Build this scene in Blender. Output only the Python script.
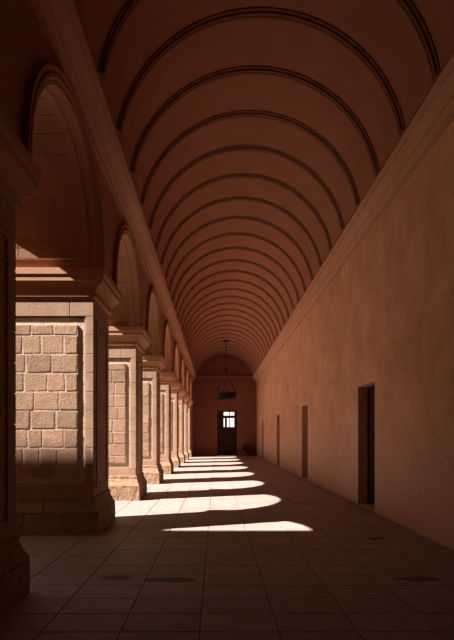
import bpy, bmesh, math, random
from mathutils import Vector, Matrix, noise as mnoise

for _o in list(bpy.data.objects):
    bpy.data.objects.remove(_o, do_unlink=True)
S = bpy.context.scene
C = S.collection

# ------------------------------------------------------------------ camera
EYE, FPX, VPX, VPY = 1.55, 480.0, 216.0, 436.5
cam_d = bpy.data.cameras.new('camera')
cam = bpy.data.objects.new('camera', cam_d)
C.objects.link(cam)
cam.location = (0, 0, EYE)
cam.rotation_euler = (math.pi / 2, 0, 0)
cam_d.sensor_fit = 'HORIZONTAL'
cam_d.sensor_width = 36.0
cam_d.lens = FPX / 454.0 * 36.0
cam_d.shift_x = (227.0 - VPX) / 454.0
cam_d.shift_y = (VPY - 320.0) / 454.0
cam_d.clip_end = 400
S.camera = cam

# ------------------------------------------------------------------ sky, sun, exposure
world = bpy.data.worlds.new('hazy_sky')
S.world = world
world.use_nodes = True
bg = world.node_tree.nodes['Background']
bg.inputs['Color'].default_value = (0.80, 0.80, 0.78, 1)
bg.inputs['Strength'].default_value = 0.30

SUN_DIR = Vector((1.0, 0.355, -1.14)).normalized()
sun_d = bpy.data.lights.new('sun', 'SUN')
sun_d.energy = 18.6
sun_d.color = (1.0, 0.92, 0.86)
sun_d.angle = math.radians(0.6)
sun = bpy.data.objects.new('sun', sun_d)
C.objects.link(sun)
sun.rotation_euler = SUN_DIR.to_track_quat('-Z', 'Y').to_euler()
sun.location = (-20, -5, 25)

vs = S.view_settings
vs.view_transform = 'Standard'
vs.look = 'None'
vs.gamma = 1.0
vs.use_curve_mapping = False
vs.exposure = 0.0

# ------------------------------------------------------------------ dimensions (metres)
XR = 3.25                    # face of the right wall
PX_IN, PX_OUT = -1.95, -3.55  # faces of the arcade piers
PIER_W = PX_IN - PX_OUT
PIER_X = (PX_IN + PX_OUT) / 2
WALL_IN, WALL_OUT = -1.86, -3.50
PIER_L = 1.10
BAY = 4.05
PIER_Y0 = 3.58               # near face of the first pier
N_PIER = 8                   # number of open arches
Y_END = PIER_Y0 + BAY * N_PIER + 1.10 + 1.3
Y_BACK = -16.0
Z_SPRING = 4.21              # top of the imposts
STILT = 0.15
Z_VAULT = EYE + 4.75
Z_CROWN = EYE + 6.62
VX0, VX1 = -1.54, 2.92
R = random.Random(7)


# ------------------------------------------------------------------ materials
def new_mat(name):
    m = bpy.data.materials.new(name)
    m.use_nodes = True
    nt = m.node_tree
    return m, nt, nt.nodes['Principled BSDF']


def surface(name, col, col2, scale=3.0, rough=0.85, bump=0.15, bump_scale=40.0,
            rnd=0.0, detail=6.0, mottle=(0.35, 0.7), spec=0.25, speck=None):
    """two-tone mottled mineral surface with fine relief and a tint per object"""
    m, nt, b = new_mat(name)
    N, L = nt.nodes, nt.links
    geo = N.new('ShaderNodeNewGeometry')
    n1 = N.new('ShaderNodeTexNoise')
    n1.inputs['Scale'].default_value = scale
    n1.inputs['Detail'].default_value = detail
    n1.inputs['Roughness'].default_value = 0.6
    L.new(geo.outputs['Position'], n1.inputs['Vector'])
    r = N.new('ShaderNodeValToRGB')
    r.color_ramp.elements[0].position = mottle[0]
    r.color_ramp.elements[1].position = mottle[1]
    r.color_ramp.elements[0].color = (*col, 1)
    r.color_ramp.elements[1].color = (*col2, 1)
    L.new(n1.outputs['Fac'], r.inputs['Fac'])
    out = r.outputs['Color']
    if rnd:
        oi = N.new('ShaderNodeObjectInfo')
        mr = N.new('ShaderNodeMapRange')
        mr.inputs['To Min'].default_value = 1 - rnd
        mr.inputs['To Max'].default_value = 1 + rnd
        L.new(oi.outputs['Random'], mr.inputs['Value'])
        hv = N.new('ShaderNodeHueSaturation')
        L.new(mr.outputs['Result'], hv.inputs['Value'])
        mr2 = N.new('ShaderNodeMapRange')
        mr2.inputs['To Min'].default_value = 0.5 + rnd * 0.03
        mr2.inputs['To Max'].default_value = 0.5 - rnd * 0.07
        sep = N.new('ShaderNodeMath'); sep.operation = 'MULTIPLY'; sep.inputs[1].default_value = 7.31
        fr = N.new('ShaderNodeMath'); fr.operation = 'FRACT'
        L.new(oi.outputs['Random'], sep.inputs[0]); L.new(sep.outputs[0], fr.inputs[0])
        L.new(fr.outputs[0], mr2.inputs['Value'])
        L.new(mr2.outputs['Result'], hv.inputs['Hue'])
        L.new(out, hv.inputs['Color'])
        out = hv.outputs['Color']
    if speck:
        n3 = N.new('ShaderNodeTexNoise')
        n3.inputs['Scale'].default_value = speck[0]
        n3.inputs['Detail'].default_value = 3
        L.new(geo.outputs['Position'], n3.inputs['Vector'])
        r3 = N.new('ShaderNodeValToRGB')
        r3.color_ramp.elements[0].position = speck[1]
        r3.color_ramp.elements[1].position = speck[1] + 0.06
        r3.color_ramp.elements[0].color = (0, 0, 0, 1)
        r3.color_ramp.elements[1].color = (1, 1, 1, 1)
        L.new(n3.outputs['Fac'], r3.inputs['Fac'])
        mx = N.new('ShaderNodeMixRGB')
        mx.inputs[2].default_value = (*speck[2], 1)
        L.new(r3.outputs['Color'], mx.inputs[0])
        L.new(out, mx.inputs[1])
        out = mx.outputs[0]
    L.new(out, b.inputs['Base Color'])
    b.inputs['Roughness'].default_value = rough
    b.inputs['Specular IOR Level'].default_value = spec
    if bump:
        n2 = N.new('ShaderNodeTexNoise')
        n2.inputs['Scale'].default_value = bump_scale
        n2.inputs['Detail'].default_value = 5
        L.new(geo.outputs['Position'], n2.inputs['Vector'])
        bp = N.new('ShaderNodeBump')
        bp.inputs['Strength'].default_value = bump
        bp.inputs['Distance'].default_value = 0.02
        L.new(n2.outputs['Fac'], bp.inputs['Height'])
        L.new(bp.outputs['Normal'], b.inputs['Normal'])
    return m


def plain(name, col, rough=0.6, metal=0.0, spec=0.3):
    m, nt, b = new_mat(name)
    b.inputs['Base Color'].default_value = (*col, 1)
    b.inputs['Roughness'].default_value = rough
    b.inputs['Metallic'].default_value = metal
    b.inputs['Specular IOR Level'].default_value = spec
    return m


M = {}
M['stone'] = surface('pinkish_limestone', (0.339, 0.204, 0.130), (0.411, 0.268, 0.183), 5.0, 0.9, 0.18, 28, 0.07)
M['brick'] = surface('sandstone_block', (0.352, 0.211, 0.128), (0.448, 0.293, 0.196), 9.0, 0.92, 0.32, 30, 0.20,
                     speck=(19.0, 0.665, (0.16, 0.08, 0.045)))
M['mortar'] = surface('pale_lime_mortar', (0.483, 0.384, 0.301), (0.580, 0.468, 0.371), 12.0, 0.95, 0.5, 40)
M['worn'] = surface('eroded_base_stone', (0.288, 0.178, 0.107), (0.397, 0.276, 0.184), 10.0, 0.95, 0.9, 18, 0.06,
                    speck=(20.0, 0.60, (0.20, 0.10, 0.055)))
M['soffit'] = surface('arch_soffit_block', (0.323, 0.158, 0.090), (0.380, 0.190, 0.113), 4.0, 0.92, 0.3, 30, 0.10)
M['spandrel'] = surface('spandrel_stone', (0.342, 0.167, 0.095), (0.389, 0.199, 0.117), 2.5, 0.92, 0.3, 30)
M['cornice'] = surface('cornice_stone', (0.44, 0.225, 0.13), (0.49, 0.265, 0.16), 3.0, 0.88, 0.15, 30)
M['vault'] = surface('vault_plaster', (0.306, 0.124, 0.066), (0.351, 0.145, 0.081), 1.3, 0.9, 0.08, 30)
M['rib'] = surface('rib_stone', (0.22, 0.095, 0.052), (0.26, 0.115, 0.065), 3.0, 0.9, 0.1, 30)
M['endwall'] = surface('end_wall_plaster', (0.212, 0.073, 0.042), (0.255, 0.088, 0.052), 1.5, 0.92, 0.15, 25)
M['wood'] = surface('dark_stained_wood', (0.030, 0.016, 0.011), (0.055, 0.030, 0.02), 8.0, 0.75, 0.2, 60, spec=0.08)
M['iron'] = plain('blackened_iron', (0.02, 0.016, 0.014), 0.55, 0.6)
M['brass'] = plain('dull_brass', (0.25, 0.16, 0.07), 0.45, 0.9)
M['wax'] = plain('candle_tube', (0.06, 0.04, 0.03), 0.6)
M['terracotta'] = surface('terracotta', (0.22, 0.09, 0.05), (0.28, 0.12, 0.07), 8.0, 0.85, 0.2, 40)
M['soil'] = surface('potting_soil', (0.05, 0.03, 0.02), (0.08, 0.05, 0.03), 20.0, 0.95, 0.5, 40)
M['leaf'] = surface('dark_leaf', (0.03, 0.045, 0.015), (0.06, 0.08, 0.03), 5.0, 0.55, 0.1, 30, 0.2)
M['court'] = surface('dark_court_ground', (0.05, 0.06, 0.025), (0.09, 0.09, 0.04), 0.8, 0.95, 0.2, 6)  # dark ground tone picked to cut light bounced into the near vault
M['white'] = surface('white_backdrop', (0.72, 0.74, 0.74), (0.80, 0.81, 0.80), 1.0, 0.9, 0.1, 10)  # for the added bright wall behind the end door
M['court_bounce'] = surface('pale_bounce_ground', (0.55, 0.40, 0.30), (0.65, 0.48, 0.36), 0.8, 0.95, 0.2, 6)

# plaster of the right wall: warm ochre above, worn and paler towards the foot
m, nt, b = new_mat('worn_ochre_plaster')
N, L = nt.nodes, nt.links
geo = N.new('ShaderNodeNewGeometry')
sep = N.new('ShaderNodeSeparateXYZ'); L.new(geo.outputs['Position'], sep.inputs[0])
n1 = N.new('ShaderNodeTexNoise'); n1.inputs['Scale'].default_value = 1.4; n1.inputs['Detail'].default_value = 8
n1.inputs['Roughness'].default_value = 0.65
L.new(geo.outputs['Position'], n1.inputs['Vector'])
r1 = N.new('ShaderNodeValToRGB')
for p, c in ((0.32, (0.50, 0.27, 0.15)), (0.68, (0.64, 0.37, 0.22))):
    pass
r1.color_ramp.elements[0].position = 0.32; r1.color_ramp.elements[0].color = (0.50, 0.245, 0.135, 1)
r1.color_ramp.elements[1].position = 0.68; r1.color_ramp.elements[1].color = (0.67, 0.36, 0.21, 1)
L.new(n1.outputs['Fac'], r1.inputs['Fac'])
# dado of greyer, washed plaster up to about 1.6 m with a ragged upper edge
n2 = N.new('ShaderNodeTexNoise'); n2.inputs['Scale'].default_value = 2.2; n2.inputs['Detail'].default_value = 7
L.new(geo.outputs['Position'], n2.inputs['Vector'])
ma = N.new('ShaderNodeMath'); ma.operation = 'MULTIPLY_ADD'
ma.inputs[1].default_value = 2.6; ma.inputs[2].default_value = 0.45
L.new(n2.outputs['Fac'], ma.inputs[0])
lt = N.new('ShaderNodeMath'); lt.operation = 'SUBTRACT'
L.new(ma.outputs[0], lt.inputs[0]); L.new(sep.outputs['Z'], lt.inputs[1])
mr = N.new('ShaderNodeMapRange'); mr.inputs['From Min'].default_value = -0.35; mr.inputs['From Max'].default_value = 0.6
mr.inputs['To Max'].default_value = 0.75
L.new(lt.outputs[0], mr.inputs['Value'])
mx = N.new('ShaderNodeMixRGB'); mx.inputs[2].default_value = (0.60, 0.36, 0.25, 1)
L.new(mr.outputs['Result'], mx.inputs[0]); L.new(r1.outputs['Color'], mx.inputs[1])
# small scuffs and lost flakes
n3 = N.new('ShaderNodeTexNoise'); n3.inputs['Scale'].default_value = 9.0; n3.inputs['Detail'].default_value = 6
n3.inputs['Roughness'].default_value = 0.7
L.new(geo.outputs['Position'], n3.inputs['Vector'])
r3 = N.new('ShaderNodeValToRGB')
r3.color_ramp.elements[0].position = 0.59; r3.color_ramp.elements[0].color = (0, 0, 0, 1)
r3.color_ramp.elements[1].position = 0.66; r3.color_ramp.elements[1].color = (0.7, 0.7, 0.7, 1)
L.new(n3.outputs['Fac'], r3.inputs['Fac'])
mx2 = N.new('ShaderNodeMixRGB'); mx2.inputs[2].default_value = (0.34, 0.17, 0.10, 1)
L.new(r3.outputs['Color'], mx2.inputs[0]); L.new(mx.outputs[0], mx2.inputs[1])
L.new(mx2.outputs[0], b.inputs['Base Color'])
b.inputs['Roughness'].default_value = 0.9
b.inputs['Specular IOR Level'].default_value = 0.2
n4 = N.new('ShaderNodeTexNoise'); n4.inputs['Scale'].default_value = 6.0; n4.inputs['Detail'].default_value = 8
L.new(geo.outputs['Position'], n4.inputs['Vector'])
bp = N.new('ShaderNodeBump'); bp.inputs['Strength'].default_value = 0.45; bp.inputs['Distance'].default_value = 0.03
L.new(n4.outputs['Fac'], bp.inputs['Height']); L.new(bp.outputs['Normal'], b.inputs['Normal'])
M['wall'] = m

# floor slabs: warm pinkish stone, tint per slab, a few damp stains with ragged edges
M['tile'] = surface('floor_slab_stone', (0.286, 0.203, 0.174), (0.363, 0.273, 0.241), 6.0, 0.62, 0.35, 14, 0.09, spec=0.3)
nt = M['tile'].node_tree
N, L = nt.nodes, nt.links
b = N['Principled BSDF']
src = b.inputs['Base Color'].links[0].from_socket
geo = N.new('ShaderNodeNewGeometry')
nz = N.new('ShaderNodeTexNoise'); nz.inputs['Scale'].default_value = 9.0; nz.inputs['Detail'].default_value = 6
L.new(geo.outputs['Position'], nz.inputs['Vector'])
for (sx, sy, rx, ry) in ((-1.08, 5.27, 0.15, 0.09), (-0.50, 5.20, 0.28, 0.10), (2.2, 5.22, 0.25, 0.09), (2.45, 7.3, 0.16, 0.08)):
    sub = N.new('ShaderNodeVectorMath'); sub.operation = 'SUBTRACT'; sub.inputs[1].default_value = (sx, sy, 0)
    L.new(geo.outputs['Position'], sub.inputs[0])
    mul = N.new('ShaderNodeVectorMath'); mul.operation = 'MULTIPLY'; mul.inputs[1].default_value = (1 / rx, 1 / ry, 0)
    L.new(sub.outputs[0], mul.inputs[0])
    ln = N.new('ShaderNodeVectorMath'); ln.operation = 'LENGTH'; L.new(mul.outputs[0], ln.inputs[0])
    ad = N.new('ShaderNodeMath'); ad.operation = 'MULTIPLY_ADD'; ad.inputs[1].default_value = 1.6
    L.new(nz.outputs['Fac'], ad.inputs[0]); L.new(ln.outputs['Value'], ad.inputs[2])
    rr = N.new('ShaderNodeMapRange'); rr.inputs['From Min'].default_value = 1.6; rr.inputs['From Max'].default_value = 1.95
    rr.inputs['To Min'].default_value = 0.9; rr.inputs['To Max'].default_value = 0.0
    L.new(ad.outputs[0], rr.inputs['Value'])
    mm = N.new('ShaderNodeMixRGB'); mm.inputs[2].default_value = (0.06, 0.035, 0.025, 1)
    L.new(rr.outputs['Result'], mm.inputs[0]); L.new(src, mm.inputs[1])
    src = mm.outputs[0]
L.new(src, b.inputs['Base Color'])
M['tile_dark'] = surface('dark_floor_slab', (0.20, 0.13, 0.10), (0.26, 0.17, 0.13), 6.0, 0.6, 0.3, 14, 0.05)
M['bed'] = surface('dirty_joint_bed', (0.13, 0.08, 0.06), (0.20, 0.13, 0.10), 6.0, 0.95, 0.2, 20)

m, nt, b = new_mat('window_glass')
b.inputs['Base Color'].default_value = (0.95, 0.97, 0.97, 1)
b.inputs['Roughness'].default_value = 0.0
b.inputs['Transmission Weight'].default_value = 1.0
b.inputs['IOR'].default_value = 1.1
M['glass'] = m


# ------------------------------------------------------------------ mesh helpers
def mesh_of(name, bm, mat, smooth=False):
    bmesh.ops.recalc_face_normals(bm, faces=bm.faces[:])
    me = bpy.data.meshes.new(name)
    bm.to_mesh(me)
    bm.free()
    if mat is not None:
        me.materials.append(mat)
    if smooth:
        for p in me.polygons:
            p.use_smooth = True
    return me


def add(name, me, parent=None, loc=(0, 0, 0), rot=None, scale=None):
    o = bpy.data.objects.new(name, me)
    C.objects.link(o)
    o.parent = parent
    o.location = loc
    if rot:
        o.rotation_euler = rot
    if scale:
        o.scale = scale
    return o


def tag(o, label=None, cat=None, group=None, kind=None):
    if label: o['label'] = label
    if cat: o['category'] = cat
    if group: o['group'] = group
    if kind: o['kind'] = kind
    return o


def empty(name, loc=(0, 0, 0)):
    o = bpy.data.objects.new(name, None)
    o.empty_display_size = 0.2
    C.objects.link(o)
    o.location = loc
    return o


def bm_box(bm, x0, x1, y0, y1, z0, z1):
    v = [bm.verts.new((x, y, z)) for x in (x0, x1) for y in (y0, y1) for z in (z0, z1)]
    for f in ((0, 1, 3, 2), (4, 6, 7, 5), (0, 4, 5, 1), (2, 3, 7, 6), (0, 2, 6, 4), (1, 5, 7, 3)):
        bm.faces.new([v[i] for i in f])
    return v


def box_mesh(name, dims, mat, bevel=0.0, jitter=0.0, seed=0):
    """box x0,x1,y0,y1,z0,z1 with chamfered edges"""
    bm = bmesh.new()
    bm_box(bm, *dims)
    if jitter:
        rr = random.Random(seed)
        for v in bm.verts:
            v.co += Vector((rr.uniform(-1, 1), rr.uniform(-.3, .3), rr.uniform(-1, 1))) * jitter
    if bevel:
        bmesh.ops.bevel(bm, geom=bm.edges[:], offset=bevel, segments=1, affect='EDGES')
    return mesh_of(name, bm, mat)


def bm_rings(bm, rings, cap=True):
    """loft closed rings of equal length"""
    vr = [[bm.verts.new(p) for p in r] for r in rings]
    n = len(vr[0])
    for a, c in zip(vr[:-1], vr[1:]):
        for i in range(n):
            j = (i + 1) % n
            bm.faces.new((a[i], a[j], c[j], c[i]))
    if cap:
        bm.faces.new(list(reversed(vr[0])))
        bm.faces.new(vr[-1])


def rect_rings(prof, hx, hy, ky=1.0):
    return [[(-hx - o, -hy - o * ky, z), (hx + o, -hy - o * ky, z), (hx + o, hy + o * ky, z), (-hx - o, hy + o * ky, z)] for o, z in prof]


def bm_prism_y(bm, poly, y0, y1):
    """extrude a closed polygon of (x,z) along y"""
    bm_rings(bm, [[(x, y0, z) for x, z in poly], [(x, y1, z) for x, z in poly]])


def bm_tube(bm, p0, p1, r, n=8, r1=None):
    p0, p1 = Vector(p0), Vector(p1)
    r1 = r if r1 is None else r1
    d = (p1 - p0).normalized()
    a = d.orthogonal().normalized()
    c = d.cross(a)
    rings = []
    for p, rad in ((p0, r), (p1, r1)):
        rings.append([p + (a * math.cos(t) + c * math.sin(t)) * rad for t in (2 * math.pi * i / n for i in range(n))])
    bm_rings(bm, rings)


def bm_lathe(bm, prof, cx=0, cy=0, n=20):
    bm_rings(bm, [[(cx + r * math.cos(2 * math.pi * i / n), cy + r * math.sin(2 * math.pi * i / n), z)
                   for i in range(n)] for r, z in prof])


# ------------------------------------------------------------------ floor
floor = add('floor', box_mesh('floor', (PX_OUT - 0.02, XR + 0.5, Y_BACK - 0.3, Y_END + 0.3, -0.25, -0.012), M['bed']))
tag(floor, 'long floor of worn pinkish stone slabs with narrow joints', 'floor', kind='structure')
TX, TY, TX0, TY0 = 0.63, 0.395, -0.13, 3.813
GAP = 0.008
cols = [k for k in range(-6, 7) if TX0 + TX * k < XR and TX0 + TX * (k + 1) > PX_OUT]
cells = []
ry0 = math.floor((Y_BACK - TY0) / TY)
ry1 = math.ceil((Y_END - TY0) / TY)
for r_ in range(ry0, ry1):
    for k in cols:
        x0, x1 = max(TX0 + TX * k, PX_OUT), min(TX0 + TX * (k + 1), XR)
        y0, y1 = max(TY0 + TY * r_, Y_BACK), min(TY0 + TY * (r_ + 1), Y_END)
        if x1 - x0 < 0.05 or y1 - y0 < 0.05:
            continue
        xc, yc = (x0 + x1) / 2, (y0 + y1) / 2
        under = x1 < PX_IN + 0.02 and any(PIER_Y0 + BAY * i - 0.05 < yc < PIER_Y0 + BAY * i + PIER_L + 0.05 for i in range(N_PIER + 1))
        vis = (y1 > 3.55 and yc > 0.5 and -222 < (x1 if xc < 0 else x0) * FPX / yc < 242 and not under
               and not (x1 < PX_IN - 0.2 and y0 < 8.7))
        cells.append((-(1 / yc if vis else 0), x0, x1, y0, y1))
cells.sort(key=lambda t: t[0])
tile_meshes = {}
def tile_piece(x0, x1, y0, y1):
    key = (round(x1 - x0, 3), round(y1 - y0, 3))
    if key not in tile_meshes:
        hx, hy = (x1 - x0) / 2 - GAP / 2, (y1 - y0) / 2 - GAP / 2
        tile_meshes[key] = box_mesh('floor_slab', (-hx, hx, -hy, hy, -0.02, 0.0), M['tile'], 0.004)
    return tile_meshes[key]
dark_spots = ((2.17, 11.2), (2.2, 15.66))
rest = bmesh.new()
for i, (q, x0, x1, y0, y1) in enumerate(cells):
    xc, yc = (x0 + x1) / 2, (y0 + y1) / 2
    dz = R.uniform(-0.0025, 0.0)
    if i < 300:
        me = tile_piece(x0, x1, y0, y1)
        o = add('floor_slab', me, floor, (xc, yc, dz), rot=(R.uniform(-.003, .003), R.uniform(-.003, .003), 0))
        if any(x0 < a < x1 and y0 < c < y1 for a, c in dark_spots):
            o.data = me.copy()
            o.data.materials.clear()
            o.data.materials.append(M['tile_dark'])
    else:
        bm_box(rest, x0 + GAP / 2, x1 - GAP / 2, y0 + GAP / 2, y1 - GAP / 2, -0.02, dz)
o = add('floor_slabs_further', mesh_of('floor_slabs_further', rest, M['tile']), floor)
tag(o, kind='stuff')

# ------------------------------------------------------------------ right wall with four door recesses
DOORS = ((9.82, 10.98), (17.0, 18.15), (24.5, 25.65), (32.8, 33.95))
DOOR_H = 2.68
WR_OUT = XR + 0.62
bm = bmesh.new()
ys = [Y_BACK - 0.3]
for a, c in DOORS:
    ys += [a, c]
ys.append(Y_END + 0.35)
for i in range(0, len(ys), 2):
    bm_box(bm, XR, WR_OUT, ys[i], ys[i + 1], -0.25, Z_VAULT - 0.02)
for a, c in DOORS:
    bm_box(bm, XR, WR_OUT, a, c, DOOR_H, Z_VAULT - 0.02)
    bm_box(bm, XR, WR_OUT, a, c, -0.25, 0.015)
w = add('wall_right', mesh_of('wall_right', bm, M['wall']))
tag(w, 'long right wall of worn ochre plaster pierced by narrow dark doorways', 'wall', kind='structure')

door_txt = ('tall narrow dark doorway with a deep plaster jamb, first along the right wall',
            'narrow dark doorway second along the right wall',
            'narrow dark doorway third along the right wall',
            'narrow dark doorway beside the end wall, last along the right wall')
LEAF_X = XR + 0.24
wd = DOORS[0][1] - DOORS[0][0]
def door_leaf_mesh():
    bm = bmesh.new()
    for i in range(5):
        y0 = 0.06 + (wd - 0.12) * i / 5
        bm_box(bm, 0, 0.045, y0 + 0.004, y0 + (wd - 0.12) / 5 - 0.004, 0.03, DOOR_H - 0.07)
    bm_box(bm, 0.02, 0.06, 0.06, wd - 0.06, 0.03, DOOR_H - 0.07)
    return mesh_of('door_leaf', bm, M['wood'])
def door_frame_mesh():
    bm = bmesh.new()
    bm_box(bm, -0.03, 0.1, 0, 0.06, 0.015, DOOR_H)
    bm_box(bm, -0.03, 0.1, wd - 0.06, wd, 0.015, DOOR_H)
    bm_box(bm, -0.03, 0.1, 0.06, wd - 0.06, DOOR_H - 0.06, DOOR_H)
    return mesh_of('door_frame', bm, M['wood'])
plank = box_mesh('plank', (0, 0.03, 0.004, (wd - 0.12) / 5 - 0.004, 0.03, DOOR_H - 0.07), M['wood'], 0.004)
back_b = box_mesh('door_leaf', (0.03, 0.06, 0.06, wd - 0.06, 0.03, DOOR_H - 0.07), M['wood'])
frame_b = door_frame_mesh()
bm = bmesh.new(); bm_tube(bm, (-0.05, 0, 0), (0.02, 0, 0), 0.012)
bm_lathe(bm, [(0.005, -0.03), (0.028, -0.02), (0.034, 0), (0.028, 0.02), (0.005, 0.03)], -0.06, 0, 12)
knob_b = mesh_of('door_knob', bm, M['brass'], True)
for i, (a, c) in enumerate(DOORS):
    d = tag(empty('door_%d' % (i + 1), (LEAF_X, a, 0)), door_txt[i], 'door', kind='structure')
    add('door_frame', frame_b, d)
    lf = add('door_leaf', back_b, d)
    for j in range(5):
        add('plank', plank, lf, (0, 0.06 + (wd - 0.12) * j / 5, 0))
    add('door_knob', knob_b, lf, (0, 0.16, 1.05))

# ------------------------------------------------------------------ vault and ribs
VXC, VHW = (VX0 + VX1) / 2, (VX1 - VX0) / 2
RISE = Z_CROWN - Z_VAULT
VR = (VHW ** 2 + RISE ** 2) / (2 * RISE)
VZC = Z_CROWN - VR
A0 = math.asin((Z_VAULT - VZC) / VR)
def arc(rad, n, a0=None):
    a0 = A0 if a0 is None else a0
    return [(VXC + rad * math.cos(math.pi - a0 - (math.pi - 2 * a0) * i / n),
             VZC + rad * math.sin(math.pi - a0 - (math.pi - 2 * a0) * i / n)) for i in range(n + 1)]
bm = bmesh.new()
inner = arc(VR, 110)
poly = [(WALL_OUT - 0.1, Z_VAULT - 0.03)] + [(VX0, Z_VAULT - 0.03)] + inner + [(VX1, Z_VAULT - 0.03), (WR_OUT, Z_VAULT - 0.03), (WR_OUT, Z_CROWN + 0.5), (WALL_OUT - 0.1, Z_CROWN + 0.5)]
n = len(poly)
va = [bm.verts.new((x, Y_BACK - 0.3, z)) for x, z in poly]
vb = [bm.verts.new((x, Y_END + 0.35, z)) for x, z in poly]
for i in range(n):
    j = (i + 1) % n
    bm.faces.new((va[i], va[j], vb[j], vb[i]))
# end caps as fans of quads towards the flat roof
for vv in (va, vb):
    top = [vv[0]] + vv[1:]
    bm.faces.new(vv if vv is va else list(reversed(vv)))
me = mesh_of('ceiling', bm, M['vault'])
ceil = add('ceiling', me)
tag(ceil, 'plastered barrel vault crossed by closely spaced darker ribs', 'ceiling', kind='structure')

# rib: moulded section (offset along y, depth below vault) swept along the arc
RIBSEC = [(-0.095, -0.02), (-0.095, 0.018), (-0.055, 0.026), (-0.05, 0.052), (-0.018, 0.06), (0.0, 0.046),
          (0.018, 0.06), (0.05, 0.052), (0.055, 0.026), (0.095, 0.018), (0.095, -0.02)]
bm = bmesh.new()
na = 40
rings = []
for i in range(na + 1):
    t = math.pi - A0 - (math.pi - 2 * A0) * i / na
    rings.append([(VXC + (VR - d) * math.cos(t), y, VZC + (VR - d) * math.sin(t)) for y, d in RIBSEC])
bm_rings(bm, rings)
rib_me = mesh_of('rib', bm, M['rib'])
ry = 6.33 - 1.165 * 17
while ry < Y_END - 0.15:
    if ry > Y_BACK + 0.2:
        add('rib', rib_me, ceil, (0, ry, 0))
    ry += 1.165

# ------------------------------------------------------------------ cornices
def cornice_poly(wall_x, tip_x):
    s = 1 if tip_x > wall_x else -1
    pr = abs(tip_x - wall_x)
    zb, zt = Z_VAULT - 0.40, Z_VAULT
    p = [(-0.02, zb), (0.05, zb), (0.05, zb + 0.05), (0.035, zb + 0.06), (0.06, zb + 0.10), (0.11, zb + 0.15), (0.11, zb + 0.18),
         (0.14, zb + 0.19), (0.19, zb + 0.23), (pr * .82, zb + 0.27), (pr * .82, zb + 0.31), (pr * .9, zb + 0.32), (pr * .97, zb + 0.37),
         (pr, zb + 0.39), (pr, zt), (-0.02, zt)]
    return [(wall_x + s * x, z) for x, z in p]
for i, (wx, tx, lab) in enumerate(((WALL_IN, VX0, 'moulded stone cornice above the arcade arches'),
                                   (XR, VX1, 'moulded stone cornice above the plain plaster wall'))):
    bm = bmesh.new()
    bm_prism_y(bm, cornice_poly(wx, tx), Y_BACK, Y_END)
    tag(add('trim_%d' % (i + 1), mesh_of('cornice', bm, M['cornice'])), lab, 'cornice', kind='structure')

# ------------------------------------------------------------------ end wall with the tall door opening
ED_X0, ED_X1, ED_H = 0.10, 1.66, 3.62
bm = bmesh.new()
ze = Z_CROWN + 0.45
for (x0, x1, z0, z1) in ((WALL_OUT, ED_X0, -0.25, ze), (ED_X1, WR_OUT, -0.25, ze), (ED_X0, ED_X1, ED_H, ze), (ED_X0, ED_X1, -0.25, 0.0)):
    bm_box(bm, x0, x1, Y_END, Y_END + 0.34, z0, z1)
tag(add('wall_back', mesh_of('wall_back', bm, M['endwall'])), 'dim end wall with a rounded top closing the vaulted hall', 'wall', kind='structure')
bm = bmesh.new()
prof = [(0, -0.42), (0.05, -0.42), (0.05, -0.36), (0.03, -0.34), (0.03, -0.14), (0.08, -0.10), (0.14, -0.04), (0.14, 0.04), (0, 0.06)]
bm_rings(bm, [[(x, Y_END - d, Z_VAULT + 0.1 + z) for d, z in prof] for x in (WALL_IN, XR)])
tag(add('trim_3', mesh_of('cornice_band', bm, M['endwall'])), 'horizontal moulded band across the end wall below the lunette', 'cornice', kind='structure')

# end door: dark panelled leaves with glazed openings
d5 = tag(empty('door_5', (ED_X0, Y_END + 0.12, 0)), 'tall dark panelled door with lit glass panes in the end wall', 'door', kind='structure')
W5 = ED_X1 - ED_X0
def pz(py): return EYE + (VPY - py) * Y_END / FPX
def pxm(px): return (px - VPX) * (Y_END + 0.12) / FPX - ED_X0
rects = [(pxm(223.7), pxm(229.1), pz(415.5) + 0.0, pz(412.0)), (pxm(229.8), pxm(234.3), pz(415.5), pz(412.0)),
         (pxm(223.6), pxm(224.8), pz(427), pz(418)), (pxm(227.0), pxm(229.1), pz(427), pz(418)), (pxm(229.8), pxm(234.3), pz(427), pz(418))]
xs = sorted({0.0, W5, *[r[0] for r in rects], *[r[1] for r in rects]})
zs = sorted({0.02, ED_H, *[r[2] for r in rects], *[r[3] for r in rects]})
bm = bmesh.new()
for i in range(len(xs) - 1):
    for j in range(len(zs) - 1):
        xc, zc = (xs[i] + xs[i + 1]) / 2, (zs[j] + zs[j + 1]) / 2
        if any(r[0] < xc < r[1] and r[2] < zc < r[3] for r in rects):
            continue
        bm_box(bm, xs[i], xs[i + 1], 0, 0.06, zs[j], zs[j + 1])
leaf5 = add('door_leaf', mesh_of('door_leaf_end', bm, M['wood']), d5)
for r in rects:
    add('pane', box_mesh('pane', (r[0], r[1], 0.025, 0.031, r[2], r[3]), M['glass']), leaf5)
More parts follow.
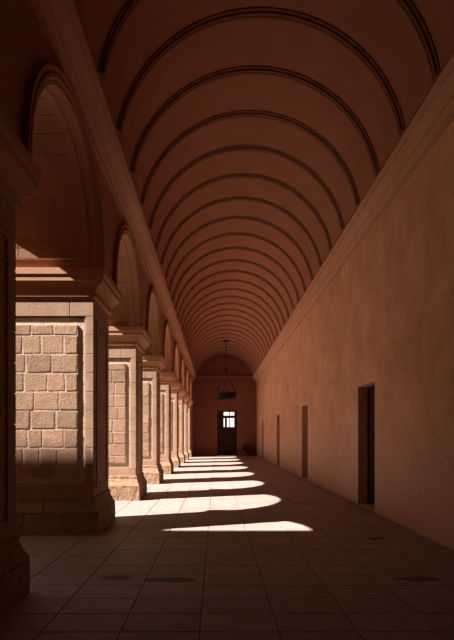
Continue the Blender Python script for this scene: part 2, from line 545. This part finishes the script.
# thin glazing bars of the largest light, raised mouldings on the solid panels
rb = rects[4]
for k in (1, 2):
    z = rb[2] + (rb[3] - rb[2]) * k / 3
    add('glazing_bar', box_mesh('glazing_bar', (rb[0], rb[1], 0.012, 0.024, z - 0.008, z + 0.008), M['wood']), leaf5)
for (x0, x1) in ((0.1, W5 / 2 - 0.06), (W5 / 2 + 0.06, W5 - 0.1)):
    for (z0, z1) in ((0.2, 0.95), (1.05, 2.15)):
        add('panel', box_mesh('panel', (x0, x1, -0.02, 0.0, z0, z1), M['wood'], 0.012), leaf5)
add('door_knob', knob_b, leaf5, (W5 / 2 + 0.05, -0.0, 1.1), rot=(0, 0, math.pi / 2))
bm = bmesh.new()
bm_box(bm, -0.0, 0.07, -0.03, 0.0, 0.02, ED_H); bm_box(bm, W5 - 0.07, W5, -0.03, 0.0, 0.02, ED_H)
bm_box(bm, 0.07, W5 - 0.07, -0.03, 0.0, ED_H - 0.07, ED_H)
add('door_frame', mesh_of('door_frame_end', bm, M['wood']), d5)

# wall closing the hall behind the viewpoint
bm = bmesh.new(); bm_box(bm, WALL_OUT, WR_OUT, Y_BACK - 0.3, Y_BACK, -0.25, Z_CROWN + 0.4)
tag(add('wall_front', mesh_of('wall_front', bm, M['wall'])), 'plain plaster wall closing the near end of the hall', 'wall', kind='structure')

# ------------------------------------------------------------------ left wall above the arcade, with arches
HALF = (BAY - PIER_L) / 2
R_WALL = HALF
R_SOF = HALF - 0.05
R_ARCH = HALF - 0.11
NA = 28
bm = bmesh.new()
z_top = Z_VAULT - 0.02
def wall_strip(pts):
    """pts: list of (y, z_bottom): closed slab between WALL_OUT and WALL_IN"""
    rings = [[(WALL_OUT, y, z), (WALL_IN, y, z), (WALL_IN, y, z_top), (WALL_OUT, y, z_top)] for y, z in pts]
    bm_rings(bm, rings)
pts = [(Y_BACK - 0.3, -0.25), (PIER_Y0, -0.25)]
wall_strip(pts)
pts = []
arch_c = []
for i in range(N_PIER + 1):
    y0 = PIER_Y0 + BAY * i
    pts += [(y0, Z_SPRING), (y0 + PIER_L, Z_SPRING)]
    if i < N_PIER:
        yc = y0 + PIER_L + HALF
        arch_c.append(yc)
        for k in range(0, NA + 1):
            t = math.pi - math.pi * k / NA
            pts.append((yc + R_WALL * math.cos(t), Z_SPRING + STILT + R_WALL * math.sin(t)))
wall_strip(pts)
wall_strip([(PIER_Y0 + BAY * N_PIER + PIER_L, -0.25), (Y_END + 0.3, -0.25)])
wl = add('wall_left', mesh_of('wall_left', bm, M['spandrel']))
tag(wl, 'arcade wall of stone with round arches opening to the sunlit side', 'wall', kind='structure')

# archivolt moulding (x, radial distance from the soffit outwards)
SEC = [(-2.10, 0.0), (-1.99, 0.0), (-1.97, 0.02), (-1.90, 0.02), (-1.88, 0.0), (-1.83, 0.01), (-1.82, 0.06), (-1.80, 0.08), (-1.80, 0.11),
       (-1.825, 0.12), (-1.815, 0.15), (-1.79, 0.165), (-1.79, 0.20), (-1.87, 0.21), (-1.88, 0.08), (-2.10, 0.08)]
bm = bmesh.new()
rings = []
rings.append([(x, R_ARCH + d, -STILT) for x, d in SEC])
for k in range(33):
    t = math.pi * k / 32
    rings.append([(x, (R_ARCH + d) * math.cos(t), (R_ARCH + d) * math.sin(t)) for x, d in SEC])
rings.append([(x, -R_ARCH - d, -STILT) for x, d in SEC])
bm_rings(bm, rings)
archivolt = mesh_of('archivolt', bm, M['spandrel'])
NV = 15
def soffit_block(x0, x1):
    bm = bmesh.new()
    da = math.pi / NV
    g = 0.006 / R_SOF
    rr = []
    for k in range(3):
        t = g + (da - 2 * g) * k / 2
        rr.append([(x, r * math.cos(t), r * math.sin(t)) for x, r in ((x0 + .006, R_SOF), (x1 - .006, R_SOF), (x1 - .006, R_WALL - .002), (x0 + .006, R_WALL - .002))])
    bm_rings(bm, rr)
    return mesh_of('soffit_block', bm, M['soffit'])
xa, xb = WALL_OUT, -2.10
w3 = (xb - xa)
sb_a = [soffit_block(xa, xa + w3 / 2), soffit_block(xa + w3 / 2, xb)]
sb_b = [soffit_block(xa, xa + w3 * .27), soffit_block(xa + w3 * .27, xa + w3 * .74), soffit_block(xa + w3 * .74, xb)]
bm = bmesh.new()
rr = []
for k in range(31):
    t = math.pi * k / 30
    rr.append([(x, r * math.cos(t), r * math.sin(t)) for x, r in ((xa, R_SOF + .012), (xb, R_SOF + .012), (xb, R_WALL - .001), (xa, R_WALL - .001))])
bm_rings(bm, rr)
sof_me = mesh_of('soffit_bed', bm, M['mortar'])
for i, yc in enumerate(arch_c):
    av = add('archivolt', archivolt, wl, (0, yc, Z_SPRING + STILT))
    sf = add('soffit', sof_me, wl, (0, yc, Z_SPRING + STILT))
    for k in range(NV):
        for me in (sb_a if k % 2 else sb_b):
            add('soffit_block', me, sf, (0, 0, 0), rot=(math.pi * k / NV, 0, 0))

# ------------------------------------------------------------------ arcade piers
hx, hy = PIER_W / 2, PIER_L / 2
Z_B, Z_T = 0.60, 3.76          # shaft between base and impost
Z_P0, Z_P1 = 0.77, 3.46        # panel frame
NC = 9
CH = (Z_P1 - Z_P0) / NC
ST, GR = 0.12, 0.13            # stile and groove width
FX = hx - ST - GR              # half width of the raised field
FZ0, FZ1 = Z_P0 + GR, Z_P1 - GR
core_me = box_mesh('core', (-hx + .012, hx - .012, -hy + .032, hy - .012, 0.0, Z_T + 0.05), M['mortar'])
quoin_me = box_mesh('quoin', (-ST / 2, ST / 2, -hy, hy, -CH / 2 + .004, CH / 2 - .004), M['stone'], 0.004)
rail_bot = box_mesh('rail_block', (-hx / 2 + .004, hx / 2 - .004, -hy, hy, Z_B - .01, Z_P0 - .004), M['stone'], 0.005)
rail_top = [box_mesh('rail_block', (-hx, 0.42, -hy, hy, Z_P1 + .004, Z_T + .02), M['stone'], 0.005),
            box_mesh('rail_block', (0.428, hx, -hy, hy, Z_P1 + .004, Z_T + .02), M['stone'], 0.005)]
panel_me = box_mesh('panel', (-FX, FX, -hy + .004, -hy + .08, FZ0, FZ1), M['mortar'])
bm = bmesh.new()                # thin fillet round the outside of the groove
for (x0, x1, z0, z1) in ((-FX - GR, -FX - GR + .022, Z_P0, Z_P1), (FX + GR - .022, FX + GR, Z_P0, Z_P1),
                         (-FX - GR + .022, FX + GR - .022, Z_P1 - .03, Z_P1), (-FX - GR + .022, FX + GR - .022, Z_P0, Z_P0 + .03)):
    bm_box(bm, x0, x1, -hy + .014, -hy + .06, z0, z1)
fillet_me = mesh_of('fillet', bm, M['stone'])
bm = bmesh.new()                # raised frame on the aisle face
ym, zm0, zm1 = hy - 0.17, Z_P0 - 0.05, Z_P1 - 0.02
for (y0, y1, z0, z1) in ((-ym, -ym + .05, zm0, zm1), (ym - .05, ym, zm0, zm1), (-ym + .05, ym - .05, zm1 - .05, zm1), (-ym + .05, ym - .05, zm0, zm0 + .05)):
    bm_box(bm, hx - .005, hx + .014, y0, y1, z0, z1)
frame_me = mesh_of('face_frame', bm, M['stone'])
IMP = [(-0.05, 3.75), (0.02, 3.755), (0.05, 3.77), (0.05, 3.82), (0.03, 3.84), (0.05, 3.88), (0.09, 3.93), (0.15, 3.99), (0.175, 4.0),
       (0.175, 4.08), (0.205, 4.10), (0.205, 4.20), (0.12, 4.212), (-0.1, 4.212)]
bm = bmesh.new(); bm_rings(bm, rect_rings(IMP, hx, hy, 0.56)); impost_me = mesh_of('impost', bm, M['cornice'])
BASE = [(0.10, 0.0), (0.10, 0.33), (0.092, 0.36), (0.06, 0.44), (0.02, 0.53), (0.025, 0.55), (0.025, 0.585), (0.0, 0.60)]
def base_pieces(prof, cuts, mat, seed):
    out = []
    edges = [-hx - .3] + cuts + [hx + .3]
    for a, c in zip(edges[:-1], edges[1:]):
        bm = bmesh.new()
        bm_rings(bm, rect_rings(prof, hx, hy))
        for pos, nrm in ((a + .004, (-1, 0, 0)), (c - .004, (1, 0, 0))):
            g = bm.verts[:] + bm.edges[:] + bm.faces[:]
            res = bmesh.ops.bisect_plane(bm, geom=g, plane_co=(pos, 0, 0), plane_no=nrm, clear_outer=True)
            ed = [e for e in res['geom_cut'] if isinstance(e, bmesh.types.BMEdge)]
            if ed:
                bmesh.ops.contextual_create(bm, geom=ed)
        bmesh.ops.triangulate(bm, faces=bm.faces[:])
        for _ in range(3):
            long_e = [e for e in bm.edges if e.calc_length() > 0.11]
            if long_e:
                bmesh.ops.subdivide_edges(bm, edges=long_e, cuts=1)
                bmesh.ops.triangulate(bm, faces=[f for f in bm.faces if len(f.verts) > 3])
        bm.normal_update()
        for v in bm.verts:
            if v.co.z > 0.004:
                q = v.co * 7.0 + Vector((seed * 3.1, 0, 0))
                v.co += v.normal * (mnoise.noise(q) * 0.012 + mnoise.noise(q * 3) * 0.006 - 0.004)
        out.append(mesh_of('base_block', bm, mat))
    return out
base_lo = base_pieces([(0.10, 0.0), (0.105, 0.12), (0.10, 0.335)], [-0.27, 0.36], M['worn'], 1)
base_hi = base_pieces([(0.10, 0.34), (0.092, 0.37), (0.06, 0.44), (0.025, 0.53), (0.03, 0.55), (0.03, 0.585), (0.0, 0.60)], [0.02], M['worn'], 2)
brick_me = [box_mesh('brick', (-.5, .5, -.5, .5, -.5, .5), M['brick'], 0.05, 0.035, s) for s in range(6)]

def pier(i):
    y = PIER_Y0 + BAY * i + hy
    rr = random.Random(100 + i)
    p = empty('stone_pier', (PIER_X, y, 0))
    cr = add('core', core_me, p)
    for me in base_lo + base_hi:
        add('base_block', me, p)
    for s in (-1, 1):
        add('rail_block', rail_bot, p, (s * hx / 2, 0, 0))
        for k in range(NC):
            add('quoin', quoin_me, p, (s * (hx - ST / 2), 0, Z_P0 + CH * (k + .5)))
    for me in rail_top:
        add('rail_block', me, p)
    add('fillet', fillet_me, p)
    add('face_frame', frame_me, p)
    add('impost', impost_me, p)
    pn = add('panel', panel_me, p)
    for k in range(NC):
        z0, z1 = max(FZ0, Z_P0 + CH * k), min(FZ1, Z_P0 + CH * (k + 1))
        x = -FX
        while x < FX - 0.02:
            wdt = rr.uniform(0.21, 0.44)
            if FX - x - wdt < 0.17:
                wdt = FX - x
                if wdt > 0.47:
                    wdt *= 0.5
            g = rr.uniform(0.016, 0.028)
            dp = rr.uniform(0.001, 0.006)
            add('brick', rr.choice(brick_me), pn, (x + wdt / 2, -hy + .026 - dp, (z0 + z1) / 2),
                rot=(0, rr.uniform(-.015, .015), 0), scale=(wdt - g, 0.05, z1 - z0 - g))
            x += wdt
    return p

ordinal = {1: 'last before', 2: 'second from', 3: 'third from', 4: 'fourth from', 5: 'fifth from', 6: 'sixth from', 7: 'seventh from', 8: 'eighth from'}
for i in range(N_PIER + 1):
    p = pier(i)
    if i == 0:
        lab = 'dark unlit stone pier with a heavy moulded impost, standing before the half-shaded brick pier'
    elif i == 1:
        lab = 'stone pier with sunlit brick panel above and its base in deep shadow'
    elif i == N_PIER:
        lab = 'stone pier joined to the solid wall at the end of the arcade'
    else:
        lab = 'stone pier with brick panel sunlit to its base, %s the wall-end pier' % ordinal[N_PIER - i]
    tag(p, lab, 'pillar', 'stone piers of the arcade')

# ------------------------------------------------------------------ courtyard outside
g = add('ground', box_mesh('ground', (-60, PX_OUT - 0.02, -40, 18, -0.4, -0.12), M['court']))
tag(g, 'courtyard ground kept dark to limit light bounced through the near arches', 'ground', kind='structure')
gp = add('ground', box_mesh('ground', (-60, PX_OUT - 0.02, 18, 90, -0.4, -0.11), M['court_bounce']))  # unseen pale ground, added to bounce sun into the far vault and wall
tag(gp, 'unseen pale ground added to bounce light through the further arches', 'ground', kind='structure')
g2 = add('ground', box_mesh('ground', (PX_OUT - 0.02, 60, Y_END + 0.34, 90, -0.4, -0.12), M['court']))
tag(g2, 'dark ground beyond the end wall door', 'ground', kind='structure')
wg = add('wall_bright_backdrop', box_mesh('wall_bright_backdrop', (-14, 16, 52, 52.5, -0.4, 9.0), M['white']))  # unseen wall added so the end door panes look bright
tag(wg, 'added white backdrop wall that brightens the panes of the end door', 'wall', kind='structure')
# wing of the building whose eaves shade the nearest arch
bm = bmesh.new()
WING_Y = 4.45
SLOPE = 1.14 / 0.355
bm_box(bm, -22, -10.95, -14, WING_Y, -0.3, 1.33 + (PIER_Y0 + BAY - WING_Y) * SLOPE)
bm_box(bm, -10.95, PX_OUT - 0.03, -14, WING_Y, -0.3, (7.93 - WING_Y) * SLOPE)
tag(add('wall_courtyard', mesh_of('wall_courtyard', bm, M['spandrel'])), 'tall stone wing shading the near end of the arcade', 'building', kind='structure')

# ------------------------------------------------------------------ chandelier
CY, CX = 33.2, VXC
ch = tag(empty('chandelier', (CX, CY, 0)), 'black iron hoop chandelier hung on a long rod before the end wall', 'chandelier')
zr0, zr1, rad = 4.20, 4.58, 0.70
bm = bmesh.new()
rings = []
nn = 32
for i in range(nn):
    t = 2 * math.pi * i / nn
    rings.append([(r * math.cos(t), r * math.sin(t), z) for r, z in ((rad, zr0), (rad + .02, zr0), (rad + .035, zr0 + .04), (rad + .02, zr0 + .08), (rad + .02, zr1 - .08),
                                                                    (rad + .035, zr1 - .04), (rad + .02, zr1), (rad, zr1))])
vr = [[bm.verts.new(p) for p in r] for r in rings]
for i in range(nn):
    a, c = vr[i], vr[(i + 1) % nn]
    for j in range(8):
        bm.faces.new((a[j], a[(j + 1) % 8], c[(j + 1) % 8], c[j]))
ring = add('hoop', mesh_of('hoop', bm, M['iron']), ch)
bm = bmesh.new(); bm_lathe(bm, [(0.01, 6.05), (0.06, 6.10), (0.08, 6.17), (0.05, 6.24), (0.02, 6.28)], n=14)
add('hub', mesh_of('hub', bm, M['iron'], True), ch)
bm = bmesh.new(); bm_tube(bm, (0, 0, 6.2), (0, 0, Z_CROWN + 0.0), 0.022, 10)
add('rod', mesh_of('rod', bm, M['iron']), ch)
bm = bmesh.new(); bm_lathe(bm, [(0.03, Z_CROWN - .10), (0.10, Z_CROWN - .07), (0.30, Z_CROWN - .05), (0.32, Z_CROWN + 0.0)], n=20)
add('ceiling_rose', mesh_of('ceiling_rose', bm, M['iron']), ch)
for i in range(6):
    t = 2 * math.pi * (i + .5) / 6
    bm = bmesh.new(); bm_tube(bm, (0.05 * math.cos(t), 0.05 * math.sin(t), 6.15), (rad * 1.01 * math.cos(t), rad * 1.01 * math.sin(t), zr1 - .02), 0.014, 6)
    add('chain', mesh_of('chain', bm, M['iron']), ch)
bm = bmesh.new(); bm_lathe(bm, [(0.02, 0), (0.07, .03), (0.075, .06), (0.03, .06)], n=10); cup_me = mesh_of('candle_cup', bm, M['iron'])
bm = bmesh.new(); bm_lathe(bm, [(0.028, .05), (0.028, .20), (0.008, .22)], n=10); cand_me = mesh_of('candle', bm, M['wax'])
bm = bmesh.new(); bm_lathe(bm, [(0.006, -.12), (0.035, -.07), (0.012, -.02), (0.03, .0)], n=10); fin_me = mesh_of('pendant', bm, M['iron'])
for i in range(10):
    t = 2 * math.pi * i / 10
    x, y = (rad + .01) * math.cos(t), (rad + .01) * math.sin(t)
    cu = add('candle_cup', cup_me, ch, (x, y, zr1))
    add('candle', cand_me, cu)
    add('pendant', fin_me, ch, (x, y, zr0))

# ------------------------------------------------------------------ potted plant beside the end door
pp = tag(empty('potted_plant', (2.32, Y_END - 0.55, 0)), 'dark bushy potted plant on the floor beside the end door', 'plant')
bm = bmesh.new(); bm_lathe(bm, [(0.15, 0), (0.21, .30), (0.235, .31), (0.235, .37), (0.20, .37), (0.19, .33)], n=20)
add('pot', mesh_of('pot', bm, M['terracotta'], False), pp)
bm = bmesh.new(); bm_lathe(bm, [(0.19, .31), (0.19, .335), (0.02, .345)], n=16)
add('soil', mesh_of('soil', bm, M['soil']), pp)
rp = random.Random(5)
st = bmesh.new(); lv = bmesh.new()
for i in range(22):
    a, sp = rp.uniform(0, 6.28), rp.uniform(0.05, 0.42)
    top = Vector((sp * math.cos(a), sp * math.sin(a), rp.uniform(0.55, 1.15) - sp * .4))
    b0 = Vector((0.06 * math.cos(a), 0.06 * math.sin(a), .33))
    bm_tube(st, b0, top, 0.009, 5, 0.004)
    for k in range(12):
        f = rp.uniform(0.35, 1.0)
        c = b0.lerp(top, f)
        d = Vector((rp.uniform(-1, 1), rp.uniform(-1, 1), rp.uniform(-.2, .9))).normalized()
        sd = d.cross(Vector((rp.uniform(-1, 1), rp.uniform(-1, 1), 1))).normalized()
        ln, wdh = rp.uniform(.10, .17), rp.uniform(.025, .04)
        up = d.cross(sd) * 0.012
        vv = [lv.verts.new(q) for q in (c, c + d * ln * .5 + sd * wdh + up, c + d * ln, c + d * ln * .5 - sd * wdh + up)]
        lv.faces.new((vv[0], vv[1], vv[2])); lv.faces.new((vv[0], vv[2], vv[3]))
add('stems', mesh_of('stems', st, M['leaf']), pp)
tag(add('foliage', mesh_of('foliage', lv, M['leaf']), pp), kind='stuff')
